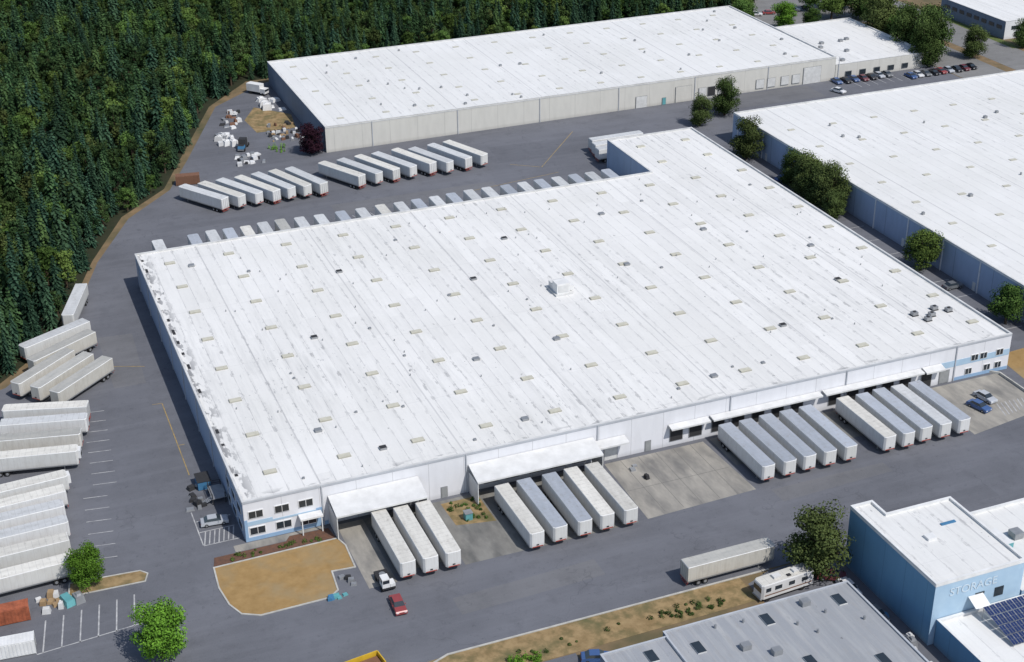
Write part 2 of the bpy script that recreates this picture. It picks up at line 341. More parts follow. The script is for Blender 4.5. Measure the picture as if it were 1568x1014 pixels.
# ------------------------------------------------------------------ buildings
def shell(par,poly,H,wallmats,roof,par_h=0.35,th=0.35,capmat='cap',roofname='roof'):
    inn=offset(poly,th); n=len(poly); w=B()
    for i in range(n):
        j=(i+1)%n; mt=wallmats[i] if isinstance(wallmats,list) else wallmats
        p,q=poly[i],poly[j]; w.face([(p[0],p[1],0),(q[0],q[1],0),(q[0],q[1],H),(p[0],p[1],H)],mt)
        p,q=inn[i],inn[j]; w.face([(q[0],q[1],H-par_h-0.05),(p[0],p[1],H-par_h-0.05),(p[0],p[1],H),(q[0],q[1],H)],capmat)
    w.obj('walls',par)
    c=B(); o2=offset(poly,-0.06); i2=offset(poly,th+0.05)
    for i in range(n):
        j=(i+1)%n; c.prism([o2[i],o2[j],i2[j],i2[i]],H+0.003,H+0.09,capmat,bottom=True)
    c.obj('parapet_cap',par)
    r=B(); r.face([(x,y,H-par_h) for x,y in inn],roof); r.obj(roofname,par)
W,D,X2,D2=174.7,122.4,146.0,151.6
mw=empty('warehouse_building')
poly=[(0,0),(W,0),(W,D2),(X2,D2),(X2,D),(0,D)]
shell(mw,poly,9.0,['whitewall','bluewall','whitewall','bluewall','whitewall','bluewall'],'roofA')
t=B()
t.box(-0.02,-0.08,8.5,W,-0.003,8.9,'trim')
for x in (15.1,44.2,72.5,103,131.4,159.9): t.box(x-0.12,-0.22,0.1,x+0.12,-0.085,8.9,'trim')
for y in range(14,122,15): t.box(-0.2,y-0.15,0,-0.003,y+0.15,8.3,'trim')
t.box(-0.06,0.3,8.3,-0.003,D-0.3,8.9,'wtrim')
t.obj('fascia_and_downspouts',mw)
t=B()
for j in range(8):
    for i in range(12):
        x=7.5+14.85*i; y=8.8+15.0*j
        dx=random.uniform(-.3,.3)
        t.box(x-1.3+dx,y-0.7,8.65,x+1.3+dx,y+0.7,8.88,'skylrim'); t.box(x-1.2+dx,y-0.6,8.88,x+1.2+dx,y+0.6,8.96,'skyl')
for x in (153,168):
    for y in (129,143): t.box(x-1.2,y-0.7,8.65,x+1.2,y+0.7,8.95,'skyl')
t.obj('skylights',mw)
t=B()
for x,y in ((60,8),(104,9),(60,36),(112,68),(155,40),(12,110),(80,38),(30,60),(130,24),(140,80),(45,92),(90,95),(120,100),(20,20),(160,60),(30,8.5),(74,75)):
    t.box(x-0.7,y-0.6,8.65,x+0.7,y+0.6,9.15,'steel','dark' if x%4 else 'steel'); t.box(x+.75,y-.3,8.65,x+1.1,y+.3,8.8,'cap')
for k in range(22):
    x=random.uniform(4,W-4); y=random.uniform(4,D-4); s=random.uniform(0.2,0.4); t.box(x-s,y-s,8.65,x+s,y+s,9.0,'steel','steel')
for k in range(70):
    x=random.uniform(2,W-2); y=random.uniform(2,D-2); t.tube((x,y,8.6),(x,y,9.1),0.12,0.12,'steel',6)
for y in range(3,120,6): t.box(0.9,y+random.uniform(-1,1),8.65,1.5,y+1.6,8.72,'dark') if random.random()<0.5 else None
t.obj('roof_vents',mw)
t=B()
t.box(88.5,58,8.65,93,64,9.1,'cap'); t.box(89,58.4,9.1,92.4,61.2,11.6,'wtrim'); t.box(89,61.23,9.1,92.4,63.6,10.6,'cap')
t.box(89.4,58.3,9.5,91.9,58.38,11.2,'cap'); t.box(92.43,58.8,9.4,93.6,60.4,10.6,'wtrim')
t.obj('rooftop_hvac_unit',mw)
t=B()
for x,y in ((160.5,16.8),(164,15.0),(166.5,17.5),(161.8,13.4),(169,15.5)):
    t.box(x-0.8,y-0.7,8.65,x+0.8,y+0.7,8.85,'dark'); t.box(x-0.7,y-0.6,8.85,x+0.7,y+0.6,9.6,'steel'); t.tube((x,y,9.6),(x,y,9.7),0.4,0.4,'dark',10)
t.obj('condenser_units',mw)
t=B()
def canopy(x0,x1,depth,zw,zo,sides=True):
    t.face([(x0,-0.1,zw),(x0,-depth,zo),(x1,-depth,zo),(x1,-0.1,zw)],'canopy')
    t.face([(x1,-0.1,zw-0.25),(x1,-depth,zo-0.25),(x0,-depth,zo-0.25),(x0,-0.1,zw-0.25)],'steel')
    t.face([(x0,-depth,zo-0.35),(x1,-depth,zo-0.35),(x1,-depth,zo),(x0,-depth,zo)],'canopy')
    for x in (x0,x1): t.face([(x,-0.1,zw-0.25),(x,-depth,zo-0.25),(x,-depth,zo),(x,-0.1,zw)],'canopy')
    if sides:
        for x in (x0+0.1,x1-0.1):
            t.box(x-0.08,-depth+0.1,0,x+0.08,-0.3,zo-0.5,'canopy')
canopy(16.2,34.2,6.0,6.4,5.2); canopy(44.6,71.4,5.4,6.4,5.3)
canopy(71.8,78.5,2.6,5.3,4.9,False); canopy(88.5,97.6,1.8,5.3,5.0,False); canopy(98.2,124.6,1.9,5.3,5.1,False); canopy(125.4,150.5,1.9,5.3,5.1,False); canopy(151,156,2.0,5.4,4.9,False)
t.obj('dock_canopies',mw)
t=B()
def dock(x,w=2.8,z0=1.2,z1=4.2,mat='dark'):
    t.box(x-w/2-0.15,-0.12,z0-0.15,x+w/2+0.15,-0.004,z1+0.15,'steel'); t.box(x-w/2,-0.16,z0,x+w/2,-0.125,z1,mat)
for x in (24.4,28.7,33,49.3,53.9,59.1,63.8,68.5): dock(x)
for i in range(5): dock(100.3+4.78*i); dock(128.8+4.53*i)
for x in (75.5,90.5,95): dock(x,2.8,0.1 if x<80 else 1.2,3.9,'doorw' if x==75.5 else 'dark')
dock(84,1.1,0.1,2.4,'doorg'); dock(39.5,1.1,0.1,2.4,'doorg'); dock(152.5,2.6,0.3,3.6,'dark'); dock(157.3,2.4,0.3,3.2,'doorg')
t.obj('dock_doors',mw)
t=B()
def win(x0,x1,z0,z1,y=0.0):
    t.box(x0-0.12,y-0.14,z0-0.12,x1+0.12,y-0.004,z1+0.12,'wtrim'); t.box(x0,y-0.18,z0,x1,y-0.143,z1,'glass')
    t.box((x0+x1)/2-0.05,y-0.22,z0,(x0+x1)/2+0.05,y-0.183,z1,'wtrim')
for x in (1.0,6.0,10.6): win(x,x+2.6,5.2,6.6); 
for x in (1.0,6.0): win(x,x+2.8,1.6,3.0)
win(10.6,13.6,1.2,3.0)
for y in (2,7,12):
    t.box(-0.14,y-0.1,5.1,-0.004,y+2.7,6.7,'wtrim'); t.box(-0.18,y,5.2,-0.143,y+2.6,6.6,'glass')
    t.box(-0.14,y-0.1,1.5,-0.004,y+2.7,3.1,'wtrim'); t.box(-0.18,y,1.6,-0.143,y+2.6,3.0,'glass')
for x in (164.2,166.6,171): win(x,x+1.7,4.4,5.7)
for x in (163,168,171): win(x,x+1.6,1.2,2.5)
t.obj('windows',mw)
t=B(); t.box(0.02,-0.06,0.1,16,-0.003,0.9,'btrim'); t.box(0.02,-0.06,3.5,5.4,-0.003,4.4,'ltblue'); t.box(5.4,-0.06,3.5,13.8,-0.003,3.9,'ltblue'); t.box(0.02,-0.1,0.9,0.6,-0.063,4.9,'btrim'); t.box(13.8,-0.06,0.9,15.0,-0.003,4.2,'btrim')
t.box(10.2,-2.2,3.4,14.6,-0.2,3.75,'wtrim'); t.box(10.4,-2.1,0,10.6,-1.9,3.4,'wtrim');t.box(14.2,-2.1,0,14.4,-1.9,3.4,'wtrim')
t.box(153.8,-0.06,3.8,174.6,-0.003,5.3,'ltblue'); t.box(160.2,-0.06,0.1,174.6,-0.003,0.9,'btrim')
t.obj('entrance_and_blue_bands',mw)
t=B()
t.box(-3.2,15,1.2,-0.3,20,1.35,'steel')
for x,y in ((-3.1,15.1),(-3.1,19.8),(-0.6,15.1),(-0.6,19.8)): t.box(x-0.08,y-0.08,0,x+0.08,y+0.08,2.4,'dark')
for k in range(7): t.box(-5.2+0.3*k,15.2,0.15+0.17*k,-4.9+0.3*k,16.6,0.2+0.17*k,'steel')
for zz in (1.9,2.38): t.box(-3.18,15.0,zz,-3.1,20,zz+0.06,'dark'); t.box(-3.1,19.93,zz,-0.5,20,zz+0.06,'dark')
t.obj('metal_stair_platform')
t=B(); t.box(-4.8,21,0.1,-2.2,24.6,1.9,'blueobj','dark'); t.box(-4.9,20.9,1.9,-2.1,24.7,2.0,'dark'); t.box(-5.2,21.8,0.6,-4.83,22.3,1.1,'steel'); t.obj('waste_compactor')
fb=empty('far_warehouse_building')
shell(fb,[(70.9,198.7),(257.6,198.7),(257.6,275),(70.9,275)],8.5,['beige','beige','beige','slate'],'roofB')
shell(fb,[(257.8,198.7),(297,198.7),(297,250),(257.8,250)],5.5,['beige','beige','beige','beige'],'roofB',roofname='annex_roof')
t=B(); t.box(70.9,198.62,8.0,257.6,198.697,8.3,'cap')
for i in range(7): x=86+i*28.8; t.box(x,198.5,0,x+0.25,198.61,8.3,'trim')
t.obj('fascia_and_downspouts',fb)
t=B()
def fd(x,w,z0,z1,mat,y=198.7):
    t.box(x-0.15,y-0.2,z0-0.1,x+w+0.15,y-0.12,z1+0.15,'doorg'); t.box(x,y-0.3,z0,x+w,y-0.203,z1,mat)
for x in (203,206.5,210.5,214): fd(x,2.7,1,4,'doorw' if x!=206.5 else 'dark')
for x in (225.5,230,235.5,240): fd(x,3,1,4,'doorw')
fd(179,4,0.1,4,'doorw'); fd(194,6,0.1,5.5,'beige'); fd(244.5,7,0.1,6,'doorw'); fd(189,1.2,0.1,2.4,'teal')
for x in (262,268,274,280,286): fd(x,2.4,1,2.6,'glass')
t.obj('doors_and_windows',fb)
t=B()
for i in range(12):
    for j in range(5):
        x=78+15.2*i; y=206+15*j; t.box(x-1.1,y-0.6,8.1,x+1.1,y+0.6,8.3,'skylrim','skyl')
for k in range(30): 
    x=random.uniform(74,255); y=random.uniform(202,272); s=random.uniform(.2,.5); t.box(x-s,y-s,8.1,x+s,y+s,8.8,'steel')
for k in range(7): 
    x=random.uniform(262,292); y=random.uniform(202,246); t.box(x-.7,y-.7,5.1,x+.7,y+.7,6.0,'steel')
t.obj('skylights_and_vents',fb)
rb=empty('blue_warehouse_building')
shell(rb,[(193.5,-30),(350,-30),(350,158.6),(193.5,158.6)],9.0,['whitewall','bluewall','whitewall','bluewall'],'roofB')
t=B()
for y in range(-25,158,15): t.box(193.25,y,0,193.497,y+0.3,8.45,'wtrim')
t.box(193.4,-30,8.5,193.497,158.6,8.95,'wtrim')
for y in (150,137,120,66,36): t.box(193.36,y,0.1,193.495,y+1.1,2.4,'doorw')
t.obj('fascia_and_downspouts',rb)
t=B()
for i in range(9):
    for j in range(11):
        x=202+15*i; y=-22+16*j; t.box(x-1.1,y-0.6,8.6,x+1.1,y+0.6,8.8,'skylrim','skyl')
for k in range(40): 
    x=random.uniform(198,340); y=random.uniform(-20,155); s=random.uniform(.2,.5); t.box(x-s,y-s,8.6,x+s,y+s,9.4,'steel')
t.obj('skylights_and_vents',rb)
gb=empty('grey_roof_building')
shell(gb,[(44.5,-110),(92.2,-110),(92.2,-60.2),(56.5,-60.2),(56.5,-61.5),(44.5,-61.5)],6.0,'slate','roofG',0.2,0.25,'trim')
t=B()
for x,y in ((60,-66),(74,-64),(88,-64),(62,-74),(75,-76),(86,-80),(52,-65)):
    t.box(x-0.8,y-1.4,5.78,x+0.8,y+1.4,6.05,'cap','glass')
for x,y in ((58,-70),(70,-63),(80,-70),(89,-70),(68,-80),(84,-66),(65,-62.5),(78,-67)): t.tube((x,y,5.7),(x,y,6.5),0.22,0.22,'steel',8)
for x,y in ((67,-69),(82,-62.8),(71,-72)): t.box(x-.8,y-.6,5.78,x+.8,y+.6,6.8,'steel')
t.box(56.2,-110,5.8,56.5,-61.8,6.3,'trim'); t.obj('skylights_and_vents',gb)
bl=empty('blue_office_building')
shell(bl,[(99.5,-74),(117.6,-74),(117.6,-53.4),(104,-53.4),(104,-49),(99.5,-49)],12.7,['ltblue','bluewall2','bluewall2','bluewall2','bluewall2','bluewall2'],'roofB',0.4,0.35,'wtrim')
t=B(); t.box(99.42,-74,12.1,99.497,-49,12.65,'wtrim'); t.box(99.5,-74.08,12.1,117.6,-74.003,12.65,'wtrim')
t.box(106,-63,12.3,107.8,-61.5,12.8,'wtrim'); t.box(111,-60,12.3,114,-59.4,12.5,'blueobj')
for x in (108,112): t.box(x,-74.12,6.6,x+1.8,-74.003,8.4,'glass')
t.face([(106.5,-74.1,8.2),(106.5,-76.4,7.2),(109.5,-76.4,7.2),(109.5,-74.1,8.2)],'wtrim')
t.obj('trim_and_roof_hatch',bl)
tc=bpy.data.curves.new('wall_lettering','FONT'); tc.body='STORAGE'; tc.size=2.2; tc.extrude=0.03; tc.materials.append(M['letter'])
to=bpy.data.objects.new('wall_lettering',tc); S.collection.objects.link(to); to.location=(102.5,-74.06,9.4); to.rotation_euler=(R_(90),0,0); to.parent=bl
lb=empty('solar_roof_building')
shell(lb,[(100.6,-120),(150,-120),(150,-74.2),(100.6,-74.2)],5.2,['ltblue','ltblue','ltblue','bluewall2'],'roofB',0.5,0.4,'wtrim')
t=B()
for r in range(4):
    for c in range(9):
        x0=108+c*1.15; y0=-84.5+r*2.1; z0=5.3+r*0.45
        t.face([(x0,y0,z0),(x0+1.08,y0,z0),(x0+1.08,y0+2.0,z0+0.43),(x0,y0+2.0,z0+0.43)],'solar')
        for q in (0,0.5,1.0): t.face([(x0+q,y0,z0+0.01),(x0+q+0.05,y0,z0+0.01),(x0+q+0.05,y0+2.0,z0+0.44),(x0+q,y0+2.0,z0+0.44)],'steel')
        for q in (0,1.0,1.96): t.face([(x0,y0+q,z0+0.013+q*0.215),(x0+1.08,y0+q,z0+0.013+q*0.215),(x0+1.08,y0+q+0.04,z0+0.013+q*0.215),(x0,y0+q+0.04,z0+0.013+q*0.215)],'steel')
for x in (108.2,113,118): 
    t.tube((x,-76.3,4.6),(x,-76.3,7.0),0.06,0.06,'steel',6); t.tube((x,-84.3,4.6),(x,-84.3,5.3),0.06,0.06,'steel',6)
t.obj('solar_panels',lb)
eb=empty('teal_roof_building')
shell(eb,[(119,-73),(150,-73),(150,-50),(119,-50)],5.0,'ltblue','roofB',0.5,0.3,'wtrim')
t=B(); t.box(122,-62,4.5,126,-57,6,'teal','wtrim'); t.box(128,-60,4.5,130,-58,5.8,'steel'); t.box(121,-68,4.5,122.5,-66.5,5.6,'steel'); t.obj('rooftop_units',eb)
tb=empty('white_roof_building')
shell(tb,[(345,216),(420,216),(420,256),(345,256)],7,['whitewall','bluewall','whitewall','slate'],'roofB')
t=B(); 
for k in range(8): t.box(344.86,218+k*4.6,3.6,344.997,221+k*4.6,5,'glass')
for k in range(9): t.box(348+k*7,215.86,3.6,352+k*7,215.997,5,'glass')
t.obj('windows',tb)
# ------------------------------------------------------------------ trailers
TL,TW,TH=17.8,2.95,4.45
def trailer_mesh(name,side,roof,L=TL,reefer=False):
    b=B(); h=L/2; w=TW/2; z0=1.3
    ring=[(-w,h),(-w,-h+0.35),(-w+0.35,-h),(w-0.35,-h),(w,-h+0.35),(w,h)]
    b.prism(ring,z0,TH-0.12,side,bottom=True)
    b.frustum([(x*1.008,y*1.001) for x,y in ring],[(x*0.96,y*0.993) for x,y in ring],TH-0.117,TH,'wtrim',roof)
    for s in (-1,1): b.box(s*(w+0.012)-0.02,-h+0.4,z0-0.05,s*(w+0.012)+0.02,h-0.05,z0+0.22,'steel')
    b.box(-w+0.05,h+0.003,z0,w-0.05,h+0.04,TH-0.2,side)
    for x in (-0.04,-w+0.12,w-0.18): b.box(x,h+0.043,z0,x+0.07,h+0.08,TH-0.25,'steel')
    for x in (-0.7,0.65): b.box(x,h+0.043,z0+0.1,x+0.05,h+0.09,TH-0.3,'steel')
    b.box(-w,h-0.1,z0-0.2,w,h+0.06,z0-0.003,'red'); b.box(-w+0.3,h-0.05,0.55,w-0.3,h+0.05,0.68,'red')
    for x in (-0.8,0.8): b.box(x-0.05,h-0.03,0.68,x+0.05,h+0.03,z0-0.21,'steel')
    b.box(-w+0.4,-h-0.035,z0+0.02,w-0.4,-h-0.003,z0+0.2,'red'); 
    if reefer: b.box(-0.95,-h-0.55,2.4,0.95,-h-0.004,4.2,'wtrim'); b.box(-0.7,-h-0.58,2.6,0.7,-h-0.553,3.4,'dark')
    else: b.box(-0.25,-h-0.05,z0+0.35,0.25,-h-0.003,z0+0.6,'dark')
    for x in (-0.5,0.42): b.box(x,-h+0.6,z0-0.3,x+0.1,h-0.3,z0-0.003,'dark')
    for yy in (h-2.2,h-3.6):
        b.tube((-w+0.1,yy,0.55),(w-0.1,yy,0.55),0.09,0.09,'dark',6)
        for s in (-1,1): b.tube((s*(w-0.62),yy,0.56),(s*(w-0.03),yy,0.56),0.54,0.54,'tyre',14); b.tube((s*(w-0.03),yy,0.56),(s*(w-0.01),yy,0.56),0.3,0.26,'steel',10)
    for s in (-1,1):
        b.box(s*0.85-0.08,-h+2.9,0.1,s*0.85+0.08,-h+3.1,z0-0.003,'steel'); b.box(s*0.85-0.18,-h+2.8,0.03,s*0.85+0.18,-h+3.2,0.1,'steel')
    b.box(-0.85,-h+2.97,0.6,0.85,-h+3.03,0.68,'steel')
    for s in (-1,1): b.box(s*1.05-0.3,h-1.35,0.25,s*1.05+0.3,h-1.32,z0-0.24,'dark')
    return b.mesh(name)
TM={'w':trailer_mesh('trailer_a','ts_w','tr_w'),'g':trailer_mesh('trailer_b','ts_w','tr_g'),'l':trailer_mesh('trailer_c','ts_w','tr_l'),
    't':trailer_mesh('trailer_d','ts_c','tr_t'),'r':trailer_mesh('trailer_e','ts_w','tr_w',TL,True)}
def trailer(x,y,ang=0,kind='l',s=1.0):
    return put(TM[kind],'semi_trailer',(x,y,0.02),R_(ang),None,s)
def trailer_end(x,y,d,kind='l',flip=False,L=TL):
    a=R_(d); cx=x+math.cos(a)*L/2; cy=y+math.sin(a)*L/2
    return trailer(cx,cy,d-90+(180 if flip else 0),kind)
for x,k in zip((24.4,28.65,33.0),'www'): trailer(x,-14.8+random.uniform(-.2,.2),random.uniform(-.4,.4),k)
for x,k in zip((49.2,53.9,59.1,63.8,68.5),('w','g','g','w','w')): trailer(x,-14.9+random.uniform(-.4,.4),random.uniform(-.8,.8),k)
for i,k in enumerate('ggggg'): trailer(100.3+4.78*i,-12.0+random.uniform(-.3,.3),random.uniform(-.7,.7),k)
for i,k in enumerate('wgglg'): trailer(128.8+4.53*i,-11.9+random.uniform(-.3,.3),random.uniform(-.7,.7),k)
for i,(x,d) in enumerate(zip((31.2,36.2,41.3,46.2,50.9,55.6,60.3),(122,119,118,116,114,112,111))): trailer_end(x,162.3+0.1*i+random.uniform(-.3,.3),d,'lwlwlwl'[i],i%3==0)
for i,x in enumerate((72.3,77.8,83.2,88.8,95.0,100.2,106.3,111.8)): trailer_end(x,164.2+[0,0,.8,1,1.6,.3,1.2,1.8][i],[117,115,114,114,113,113,112,112][i],'wlwlwllw'[i],i%2==0)
for i,x in enumerate([8.1,17.6,22.6,27.2,31.9,36.8,41.7,47.0,52.5,58.6,64.4,70.2,75.6,80.8,86.2,91.4,96.9,102.3,108,113.3,118.6,124,129.4,134.6,140.0]): trailer(x,131.8+random.uniform(-.7,.5),180,'lglgwltllglwlglgllglglglg'[i])
for (x,y,d),k in zip([(-21,57.5,163),(-21.8,52.2,166),(-23.8,46.4,167),(-25.3,39.8,168),(-28.6,31,184),(-29.6,25.6,184),(-30.4,20.4,183),(-30.4,14.6,183),(-31,8.6,183),(-31,1.8,183)],'wltrrwllww'): trailer_end(x,y,d,k,k=='w')
for (x,y,d),k in zip([(-13.9,77.6,222),(-17.6,81.4,222),(-21.4,85,222)],'ttt'): trailer_end(x,y,d,k,True)
trailer_end(-15.4,92.6,213,'t',True); trailer_end(-15.8,98.8,208,'l',True); trailer_end(-14.2,120.0,252,'l',True)
trailer(78.6,-43.0,90,'t')
for i in range(3): trailer(154.2+i*0.8,157.2+4.2*i,90,'l')
def yard_tractor():
    b=B(); b.box(-1.2,-2.8,0.7,1.2,2.8,1.1,'dark'); b.box(-1.2,-2.8,1.103,0.2,-1.0,2.9,'wtrim'); b.box(-1.1,-2.84,2.0,0.1,-2.803,2.7,'glass'); b.box(-1.24,-2.6,2.0,-1.203,-1.2,2.7,'glass')
    b.box(0.25,-2.8,1.103,1.2,-1.2,1.7,'wtrim'); b.tube((0,1.4,1.12),(0,1.4,1.3),0.6,0.6,'steel',10)
    for y in (-1.9,1.5):
        for s in (-1,1): b.tube((s*0.8,y,0.52),(s*1.3,y,0.52),0.52,0.52,'tyre',12)
    return b
yard_tractor().obj('yard_tractor',None,(20.2,-22.2,0.02),0)
def car_mesh(name,paint):
    b=B(); L=2.4; w=0.98
    prof=[(-L,0.35),(-L,0.75),(-L+0.15,0.9),(-1.1,1.02),(1.35,1.05),(L-0.1,0.95),(L,0.7),(L,0.35)]
    n=len(prof); i=len(b.v); k=b.mi(paint)
    for s in (-1,1): b.v+=[(s*(w if z<0.8 else w-0.08),y,z) for y,z in prof]
    for a in range(n-1): b.f.append([i+a+1,i+a,i+n+a,i+n+a+1]); b.m.append(k)
    b.f.append([i,i+n-1,i+2*n-1,i+n]); b.m.append(k)
    b.f.append([i+a for a in range(n)]); b.m.append(k); b.f.append([i+n+a for a in reversed(range(n))]); b.m.append(k)
    base=[(-w+0.1,-1.15),(w-0.1,-1.15),(w-0.1,1.75),(-w+0.1,1.75)]; top=[(-w+0.28,-0.45),(w-0.28,-0.45),(w-0.28,1.15),(-w+0.28,1.15)]
    b.frustum(base,top,1.02,1.50,'glass',paint)
    b.box(-w+0.26,-0.4,1.503,w-0.26,1.1,1.53,paint)
    for y in (-1.5,1.45):
        for s in (-1,1): b.tube((s*(w-0.25),y,0.34),(s*(w+0.02),y,0.34),0.34,0.34,'tyre',12); b.tube((s*(w+0.02),y,0.34),(s*(w+0.03),y,0.34),0.2,0.18,'steel',8)
    for s in (-1,1): b.box(s*0.65-0.2,-L-0.02,0.6,s*0.65+0.2,-L-0.003,0.75,'wtrim'); b.box(s*0.7-0.15,L+0.003,0.65,s*0.7+0.15,L+0.02,0.8,'red'); b.box(s*(w+0.06)-0.08,-0.75,0.95,s*(w+0.06)+0.08,-0.6,1.08,paint)
    return b.mesh(name)
def paint(n,c): 
    M[n]=vary(n,c,[k*0.85 for k in c],0.5,0.3,spec=0.6); return n
CM={n:car_mesh('car_'+n,paint('paint_'+n,c)) for n,c in dict(red=(0.30,0.06,0.06),silver=(0.45,0.47,0.5),black=(0.02,0.02,0.025),white=(0.7,0.7,0.7),blue=(0.06,0.12,0.28),maroon=(0.16,0.04,0.05),grey=(0.15,0.16,0.17)).items()}
def car(x,y,a,k): put(CM[k],'parked_car',(x,y,0.025),R_(a),None,1.1)
car(20.3,-29.7,-3,'red'); car(-4.2,8.6,85,'silver'); car(157.6,-12.2,15,'blue'); car(161.3,-9.5,10,'silver')
for i,k in enumerate(['blue','black','blue','maroon','black','silver','grey']): car(256.5+i*3.5,194.5+random.random(),random.uniform(-4,4),k)
for i,k in enumerate(['blue','white','grey','black','red','silver','black','maroon','black']): car(284+i*3.3,190.2+random.random()*0.6,random.uniform(-4,4),k)
for y,k in ((186,'white'),): car(251,y,20,k)
for i,(x,y,k) in enumerate(((177.8,11,'silver'),(178,20.5,'black'),(189.8,40,'grey'),(178,75,'white'),(189.5,121,'blue'))): car(x,y,90,k)
car(46.5,-56,70,'blue'); car(95.8,-56,0,'white'); car(96,-64,2,'grey'); car(94.9,-51.8,60,'maroon')
for i,k in enumerate(['white','red','silver','grey','black']): car(276+i*6,285,random.uniform(-5,95),k)
def rv():
    b=B(); L=5.2; w=1.35
    ring=[(-w,-L+0.4),(-w+0.3,-L),(w-0.3,-L),(w,-L+0.4),(w,L),(-w,L)]
    b.prism(ring,0.7,3.3,'wtrim',bottom=True); b.frustum(ring,[(x*0.93,y*0.98) for x,y in ring],3.303,3.5,'wtrim','tr_w')
    b.box(-w+0.25,-L-0.03,1.9,w-0.25,-L-0.003,2.9,'glass')
    for s in (-1,1):
        for y0,y1 in ((-4.4,-3.4),(-2.6,-1.2),(0.2,1.4),(2.8,4.0)): b.box(s*(w+0.02)-0.015,y0,2.0,s*(w+0.02)+0.015,y1,2.75,'glass')
        b.box(s*(w+0.02)-0.015,-L+0.6,1.25,s*(w+0.02)+0.015,L-0.2,1.45,'brownrust')
    for y in (-1.6,2.4): b.box(-0.5,y-0.7,3.5,0.5,y+0.7,3.85,'cap'); 
    b.box(0.3,0.2,3.5,0.9,0.9,3.65,'dark')
    for y in (-3.9,3.1):
        for s in (-1,1): b.tube((s*(w-0.35),y,0.45),(s*(w-0.02),y,0.45),0.45,0.45,'tyre',12)
    b.box(-w+0.1,-L-0.12,0.5,w-0.1,-L+0.1,0.69,'steel'); b.box(-w+0.05,-L+0.5,0.5,w-0.05,L-0.1,0.69,'dark')
    return b
put(rv().mesh('motorhome'),'motorhome',(84.9,-51.6,0.02),R_(-86),None,1.05)
def container(mat,L=12.2):
    b=B(); h=L/2; b.box(-1.3,-h,0.15,1.3,h,2.9,mat)
    n=int(L/0.6)
    for s in (-1,1):
        for i in range(n): y=-h+0.3+i*0.6; b.box(s*1.33-0.027,y,0.35,s*1.33+0.027,y+0.3,2.7,mat)
    for i in range(n): y=-h+0.3+i*0.6; b.box(-1.1,y,2.903,1.1,y+0.3,2.94,mat)
    for x in (-1.32,1.22):
        for y in (-h-0.02,h-0.1): b.box(x,y,0.05,x+0.1,y+0.12,2.97,mat)
    for x in (-0.6,0.0,0.6): b.box(x,-h-0.05,0.3,x+0.05,-h-0.003,2.8,'steel')
    return b
container('orange').obj('shipping_container',None,(-46.0,-6.9,0.02),R_(88))
container('wtrim').obj('shipping_container',None,(-46,-16.3,0.02),R_(85))
container('brownrust',7).obj('shipping_container',None,(25.5,189.5,0.02),R_(80))
b=B()
b.prism([(-3.5,-1.4),(3.5,-1.4),(3.5,1.4),(-3.5,1.4)],0.2,0.4,'yellow',bottom=True)
for s in (-1,1): b.box(-3.6,s*1.4-0.08,0.2,3.6,s*1.4+0.08,2.0,'yellow'); b.box(s*3.6-0.08,-1.3,0.2,s*3.6+0.08,1.3,2.0,'yellow')
b.box(-3.4,-1.2,0.41,3.4,1.2,1.3,'brownrust')
for i in range(6): b.box(-3.2+i*1.25,-1.56,0.3,-3.0+i*1.25,-1.49,1.9,'yellow'); b.box(-3.2+i*1.25,1.49,0.3,-3.0+i*1.25,1.56,1.9,'yellow')
put(b.mesh('yellow_dumpster'),'yellow_dumpster',(8.6,-44.6,0.02),R_(8),None,1.2)
def junk(name,items,seed):
    random.seed(seed); b=B()
    for x,y,sx,sy,h,m in items:
        a=random.uniform(-0.4,0.4); ca,sa=math.cos(a),math.sin(a)
        def q(u,v): return (x+ca*u-sa*v,y+sa*u+ca*v)
        base=[q(-sx,-sy),q(sx,-sy*random.uniform(.8,1)),q(sx,sy),q(-sx*random.uniform(.8,1),sy)]
        cx,cy=x,y; k=random.uniform(0.75,0.97)
        b.frustum(base,[(cx+(u-cx)*k,cy+(v-cy)*k) for u,v in base],0.02,h,m)
        if h>1.2: 
            k2=0.5; b.frustum([(cx+(u-cx)*k2,cy+(v-cy)*k2) for u,v in base],[(cx+(u-cx)*.35,cy+(v-cy)*.35) for u,v in base],h+0.003,h+0.35,m)
    return b.obj(name)
def cloud(cx,cy,rx,ry,n,mats,seed,smin=.3,smax=1.0,hm=1.2):
    rr=random.Random(seed); return [(cx+rr.uniform(-rx,rx),cy+rr.uniform(-ry,ry),rr.uniform(smin,smax),rr.uniform(smin,smax),rr.uniform(.3,hm),rr.choice(mats)) for _ in range(n)]
junk('pallet_stack',cloud(-36.3,-4.8,2.2,2.6,12,['wood','wood','wood','cap'],3,.4,.8,1.3),1)
junk('utility_trailer',[(-33.4,-5.6,1.0,1.8,1.1,'teal'),(-31.5,-6.0,.9,1.2,1.4,'steel')],2)
junk('debris_pile',cloud(44,222,2.6,6,18,['wtrim','wtrim','cap','steel'],5,.5,1.5,2.0),3)
junk('debris_pile',cloud(50,241,4,9,22,['wtrim','steel','brownrust','dark','cap'],6,.3,1.1,1.3),4)
junk('debris_pile',cloud(63,222,5,9,44,['wtrim','wood','brownrust','cap','steel','dark'],7,.2,.9,1.2),5)
junk('debris_pile',cloud(47,202,4,5,20,['wtrim','steel','cap','dark'],8,.4,1.3,1.2),6)
junk('debris_pile',cloud(66,252,3,7,10,['wtrim','cap'],9,.8,1.8,2.2),7)
junk('equipment_pile',cloud(14.6,-19,1.2,2.0,4,['dark','steel'],10,.3,.8,0.9),8)
junk('blue_barrels',cloud(11.2,-22.8,1.6,.5,6,['teal','blueobj'],11,.35,.6,1.0),9)
